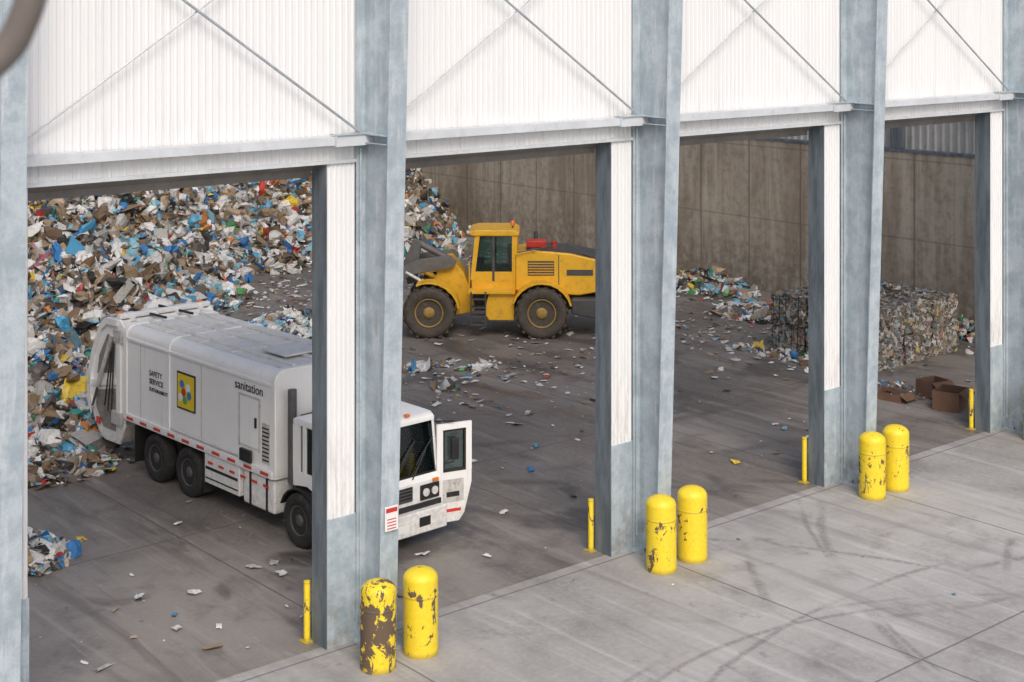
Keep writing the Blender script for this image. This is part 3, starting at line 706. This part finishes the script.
for sd in(-1,1):
    box('headlamp_bezel',(CX1+.003,sd*.85-.24,.88),(CX1+.04,sd*.85+.24,1.18),'black',T,bevel=.02)
    for q in(-.11,.11): tube('headlamp',(CX1+.03,sd*.85+q,1.03),(CX1+.06,sd*.85+q,1.03),.08,'light',T,20)
    box('turn_lamp',(CX1+.01,sd*1.0-.07,1.20),(CX1+.035,sd*1.0+.07,1.26),'orange',T)
    box('tow_slot',(CX1+.181,sd*.6-.14,.44),(CX1+.185,sd*.6+.14,.62),'black',T)
    box('front_step',(CX1-.5,sd*(CW-.1)-.1,.28),(CX1-.125,sd*(CW-.1)+.1,.34),'black',T)
    tube('mirror_arm',(CX1-.2,sd*CW,2.3),(CX1+.12,sd*(CW+.25),2.32),.018,'black',T)
    tube('mirror_arm2',(CX1-.1,sd*CW,1.45),(CX1+.12,sd*(CW+.25),1.52),.018,'black',T)
    if sd<0: box('mirror',(CX1+.09,sd*(CW+.25)-.12,1.52),(CX1+.16,sd*(CW+.25)+.12,2.3),'black',T,bevel=.02)
box('number_plate',(CX1+.186,-.2,.42),(CX1+.19,.2,.56),'signw',T)
for y in(-.5,0,.5): box('marker_lamp',(CX1-.3,y-.05,CT+.04),(CX1-.22,y+.05,CT+.08),'orange',T)
# open left cab door (swung forward on its front hinge)
D=bpy.data.objects.new('open_cab_door',None); COL.objects.link(D); D.parent=T; D.location=(CX1-.10,CW-.04,-.30); D.rotation_euler=(0,0,math.radians(-16))
prism('door_lower',[(0,.75),(0,1.60),(.76,1.60),(.76,1.35),(.60,.75),(.48,.60),(.12,.60)],0,.055,'tw',D,bevel=.01,plane='yz')
box('door_post_a',(0,0,1.6),(.055,.13,2.56),'tw',D); box('door_post_b',(0,.63,1.6),(.055,.76,2.56),'tw',D)
box('door_top',(0,.13,2.44),(.055,.63,2.56),'tw',D); box('door_glass',(.02,.13,1.6),(.026,.63,2.44),'glass',D)
for (a,b) in(((-.0,.13,1.6),(.062,.17,2.44)),((0,.59,1.6),(.062,.63,2.44)),((0,.17,1.6),(.062,.59,1.65)),((0,.17,2.40),(.062,.59,2.44))): box('window_seal',a,b,'black',D)
box('door_inset',(.056,.12,1.0),(.066,.58,1.45),'twd',D,bevel=.01)
box('door_decal',(.067,.2,1.1),(.071,.48,1.2),'black',D)
box('door_stripe',(.056,.08,.80),(.062,.52,.86),'redtape',D)
box('door_mirror',(.06,.28,1.85),(.15,.44,2.28),'black',D,bevel=.02)

# ------------------------------------------------------------------ wheel loader
W=empty('wheel_loader',(31.05,38.05,0),math.radians(138.5))
R=.82
for x in(1.8,-1.8):
    for sd in(-1,1): wheel(W,x,sd*1.12,R,.66,sd,'ltyre','lrim',lug=20)
for x in(1.8,-1.8): tube('axle',(x,-1,R),(x,1,R),.2,'lg',W)
prism('engine_hood',[(-.95,1.45),(-.95,2.66),(-1.5,2.76),(-2.7,2.66),(-3.6,2.46),(-3.85,2.2),(-3.85,1.45),(-3.0,1.30),(-1.6,1.40)],-.88,.88,'ly',W,bevel=.06)
prism('hood_top_grille',[(-1.3,2.74),(-1.5,2.81),(-2.8,2.70),(-3.6,2.53),(-3.5,2.45),(-2.7,2.64)],-.8,.8,'lg',W)
box('hood_side_vent',(-2.2,.881,1.95),(-1.35,.90,2.42),'lg',W,bevel=.01); box('hood_side_vent',(-2.2,-.90,1.95),(-1.35,-.881,2.42),'lg',W)
for k in range(5): box('vent_slat',(-2.18,.901,1.99+k*.085),(-1.37,.915,2.02+k*.085),'ly',W)
box('hood_seam',(-2.36,.881,1.42),(-2.33,.886,2.6),'lg',W)
box('side_decal',(-3.45,.882,1.95),(-2.6,.89,2.14),'lg',W)
prism('counterweight',[(-2.75,1.25),(-3.95,1.25),(-4.08,1.0),(-4.02,.75),(-3.5,.62),(-2.75,.78)],-1.2,1.2,'lg',W,bevel=.05)
prism('rear_grille',[(-3.85,1.3),(-3.91,1.3),(-3.89,2.15),(-3.83,2.2)],-.75,.75,'lg',W)
prism('rear_frame',[(-.2,.75),(-.2,1.35),(-3.0,1.35),(-3.0,.8)],-.55,.55,'lg',W)
def fender(x,name,a0,a1,mat,rr=.95,par=W):
    for sd in(-1,1):
        pts=[];n=10
        for k in range(n+1):
            a=math.radians(a0+(a1-a0)*k/n); pts.append((x+rr*math.cos(a),R+rr*math.sin(a)))
        inn=[(x+(px-x)*.94,R+(pz-R)*.94) for px,pz in reversed(pts)]
        prism(name,pts+inn,sd*.80,sd*1.46,mat,W,bevel=.01)
fender(-1.8,'rear_fender',20,165,'ly',1.0)
fender(1.8,'front_fender',65,170,'ly',1.0)
box('side_platform',(-.95,.75,1.42),(.55,1.30,1.52),'ly',W,bevel=.01)
box('side_platform_r',(-.95,-1.30,1.42),(.55,-.75,1.52),'ly',W)
prism('side_tank',[(-.92,.55),(-.92,1.42),(-.1,1.42),(.05,.8),(-.1,.55)],.55,1.15,'ly',W,bevel=.03)
prism('side_tank_r',[(-.92,.55),(-.92,1.42),(-.1,1.42),(.05,.8),(-.1,.55)],-1.15,-.55,'ly',W,bevel=.03)
for k in range(4): box('step',(.02,1.0,.42+k*.27),(.46,1.32,.46+k*.27),'lg',W)
for x in(.0,.46): tube('ladder_rail',(x,1.30,.4),(x,1.30,1.5),.025,'lg',W)
for x in(.52,-.9): tube('hand_rail',(x,1.26,1.5),(x,1.26,2.45),.02,'ly',W)
tube('hand_rail',(-1.0,1.0,2.7),(-2.6,.86,2.98),.02,'lg',W); tube('hand_rail',(-2.6,.86,2.98),(-3.4,.86,2.55),.02,'lg',W)
box('cab_base',(-1.0,-.78,1.4),(.47,.78,1.80),'ly',W,bevel=.03)
for sd in(-1,1):
    for (a,b,c,d) in(((-1.0,1.75),(-.84,1.75),(-.84,3.2),(-1.0,3.2)),((.38,1.75),(.50,1.80),(.36,3.2),(.20,3.2)),((-.28,1.75),(-.20,1.75),(-.20,3.2),(-.28,3.2))):
        prism('cab_pillar',[a,b,c,d],sd*.80,sd*.72,'lg' if a[0]==-.28 else 'ly',W)
    prism('cab_side_glass',[(-.84,1.80),(.42,1.80),(.28,3.2),(-.84,3.2)],sd*.765,sd*.76,'glass',W)
    prism('cab_lower_door',[(-.84,1.74),(.44,1.74),(.42,2.05),(-.84,2.05)],sd*.77,sd*.79,'ly',W)
prism('cab_windscreen',[(.46,1.80),(.32,3.2),(.31,3.2),(.45,1.80)],-.72,.72,'glass',W)
box('cab_rear_glass',(-.98,-.72,2.6),(-.97,.72,3.2),'glass',W)
box('cab_rear_panel',(-1.0,-.72,1.75),(-.96,.72,2.6),'lg',W)
prism('cab_roof',[(-1.06,3.20),(-1.08,3.30),(-.92,3.40),(.28,3.40),(.55,3.33),(.56,3.26),(.45,3.20)],-.84,.84,'ly',W,bevel=.04)
box('operator_seat',(-.75,-.25,1.80),(-.2,.25,2.05),'seat',W,bevel=.04); box('operator_seat_back',(-.85,-.25,1.95),(-.68,.25,2.8),'seat',W,bevel=.05)
box('cab_console',(.1,-.3,1.8),(.4,.3,2.35),'seat',W,bevel=.04)
for y in(-.55,.55): tube('work_lamp',(.54,y,3.28),(.62,y,3.26),.08,'light',W,14)
tube('beacon_stem',(-.85,.3,3.39),(-.85,.3,3.48),.03,'lg',W); lathe('beacon',[(.07,3.48),(.07,3.60),(.03,3.64)],'orange',W,16,'z',(-.85,.3,0))
box('red_filter_box',(-1.95,.1,2.80),(-1.3,.62,3.02),'red',W,bevel=.03); tube('exhaust',(-1.6,-.35,2.7),(-1.6,-.35,3.2),.07,'lg',W)
tube('air_intake',(-2.2,.3,2.65),(-2.2,.3,2.96),.1,'red',W)
prism('front_frame',[(.35,.7),(.45,1.25),(.75,2.0),(1.15,2.45),(1.45,2.40),(1.75,1.6),(2.3,1.15),(2.3,.7),(1.4,.5)],-.5,.5,'ly',W,bevel=.04)
box('articulation',(-.4,-.3,.7),(.6,.3,1.4),'lg',W)
for sd in(-1,1):
    prism('lift_arm',[(.95,2.35),(1.15,2.55),(2.2,2.42),(3.6,1.75),(3.75,1.45),(3.55,1.35),(2.3,1.95),(1.1,2.15)],sd*.72,sd*.56,'larm',W,bevel=.02)
    tube('lift_cylinder',(.95,sd*.82,1.1),(2.1,sd*.82,1.75),.09,'ly',W); tube('lift_rod',(2.1,sd*.82,1.75),(2.6,sd*.70,2.0),.05,'light',W)
tube('arm_cross_tube',(2.6,-.6,1.95),(2.6,.6,1.95),.16,'larm',W)
prism('bell_crank',[(2.3,1.6),(2.15,2.9),(2.4,3.0),(2.75,2.2),(2.6,1.5)],-.14,.14,'larm',W,bevel=.02)
tube('tilt_cylinder',(1.2,0,2.3),(2.25,0,2.85),.11,'larm',W); tube('tilt_link',(2.5,0,1.7),(3.6,0,2.1),.07,'lg',W)
bo=[(3.55,1.15),(3.45,1.6),(3.55,2.15),(3.95,2.55),(4.15,2.55),(3.75,2.1),(3.65,1.65),(3.75,1.3),(4.1,1.12),(5.75,1.02),(5.8,.96),(4.1,.98)]
prism('bucket_shell',bo,-1.6,1.6,'bucket',W)
for sd in(-1,1): prism('bucket_side',[(3.5,1.2),(3.5,2.1),(3.98,2.56),(4.2,2.5),(5.2,1.5),(5.75,1.0),(4.1,.96)],sd*1.6,sd*1.65,'bucket',W,bevel=.01)

# ------------------------------------------------------------------ handrail of the viewing platform (out of focus, near)
cu=bpy.data.curves.new('platform_handrail','CURVE'); cu.dimensions='3D'; cu.bevel_depth=.021; cu.bevel_resolution=6; cu.use_fill_caps=True
sp=cu.splines.new('BEZIER')
pts=[(.825,1.91,10.80),(.803,1.935,10.547),(.790,1.948,10.487),(.772,1.965,10.444),(.73,1.995,10.406),(.45,2.2,10.25)]
sp.bezier_points.add(len(pts)-1)
for b,p in zip(sp.bezier_points,pts): b.co=p; b.handle_left_type=b.handle_right_type='AUTO'
o=bpy.data.objects.new('platform_handrail',cu); COL.objects.link(o); cu.materials.append(M['rail'])

# ------------------------------------------------------------------ light
el,rot=43,207
w=bpy.data.worlds.new('World'); S.world=w; w.use_nodes=True
nt=w.node_tree; bg=nt.nodes['Background']; sk=nt.nodes.new('ShaderNodeTexSky'); sk.sky_type='NISHITA'; sk.sun_disc=False
sk.sun_elevation=math.radians(el); sk.sun_rotation=math.radians(rot); sk.dust_density=4; sk.air_density=1.0; sk.ozone_density=1.0
nt.links.new(sk.outputs[0],bg.inputs[0]); bg.inputs[1].default_value=.15
sd=bpy.data.lights.new('sun','SUN'); sd.energy=1.5; sd.angle=math.radians(28); sd.color=(1,.96,.9)
so=bpy.data.objects.new('sun',sd); COL.objects.link(so)
az=math.radians(rot); dv=Vector((math.sin(az)*math.cos(math.radians(el)),math.cos(az)*math.cos(math.radians(el)),math.sin(math.radians(el))))
so.rotation_euler=dv.to_track_quat('Z','Y').to_euler(); so.location=(0,-10,30)

# ------------------------------------------------------------------ camera
cd=bpy.data.cameras.new('camera'); co=bpy.data.objects.new('camera',cd); COL.objects.link(co)
co.location=(0,0,10.5); co.rotation_euler=(math.radians(90),0,-math.atan2(.645,.764))
cd.sensor_width=36; cd.lens=52.6; cd.shift_y=-331/1024; cd.clip_end=2000; cd.clip_start=.1
cd.dof.use_dof=True; cd.dof.focus_distance=31; cd.dof.aperture_fstop=4.5
S.camera=co
S.view_settings.view_transform='Standard'; S.view_settings.look='None'; S.view_settings.exposure=0
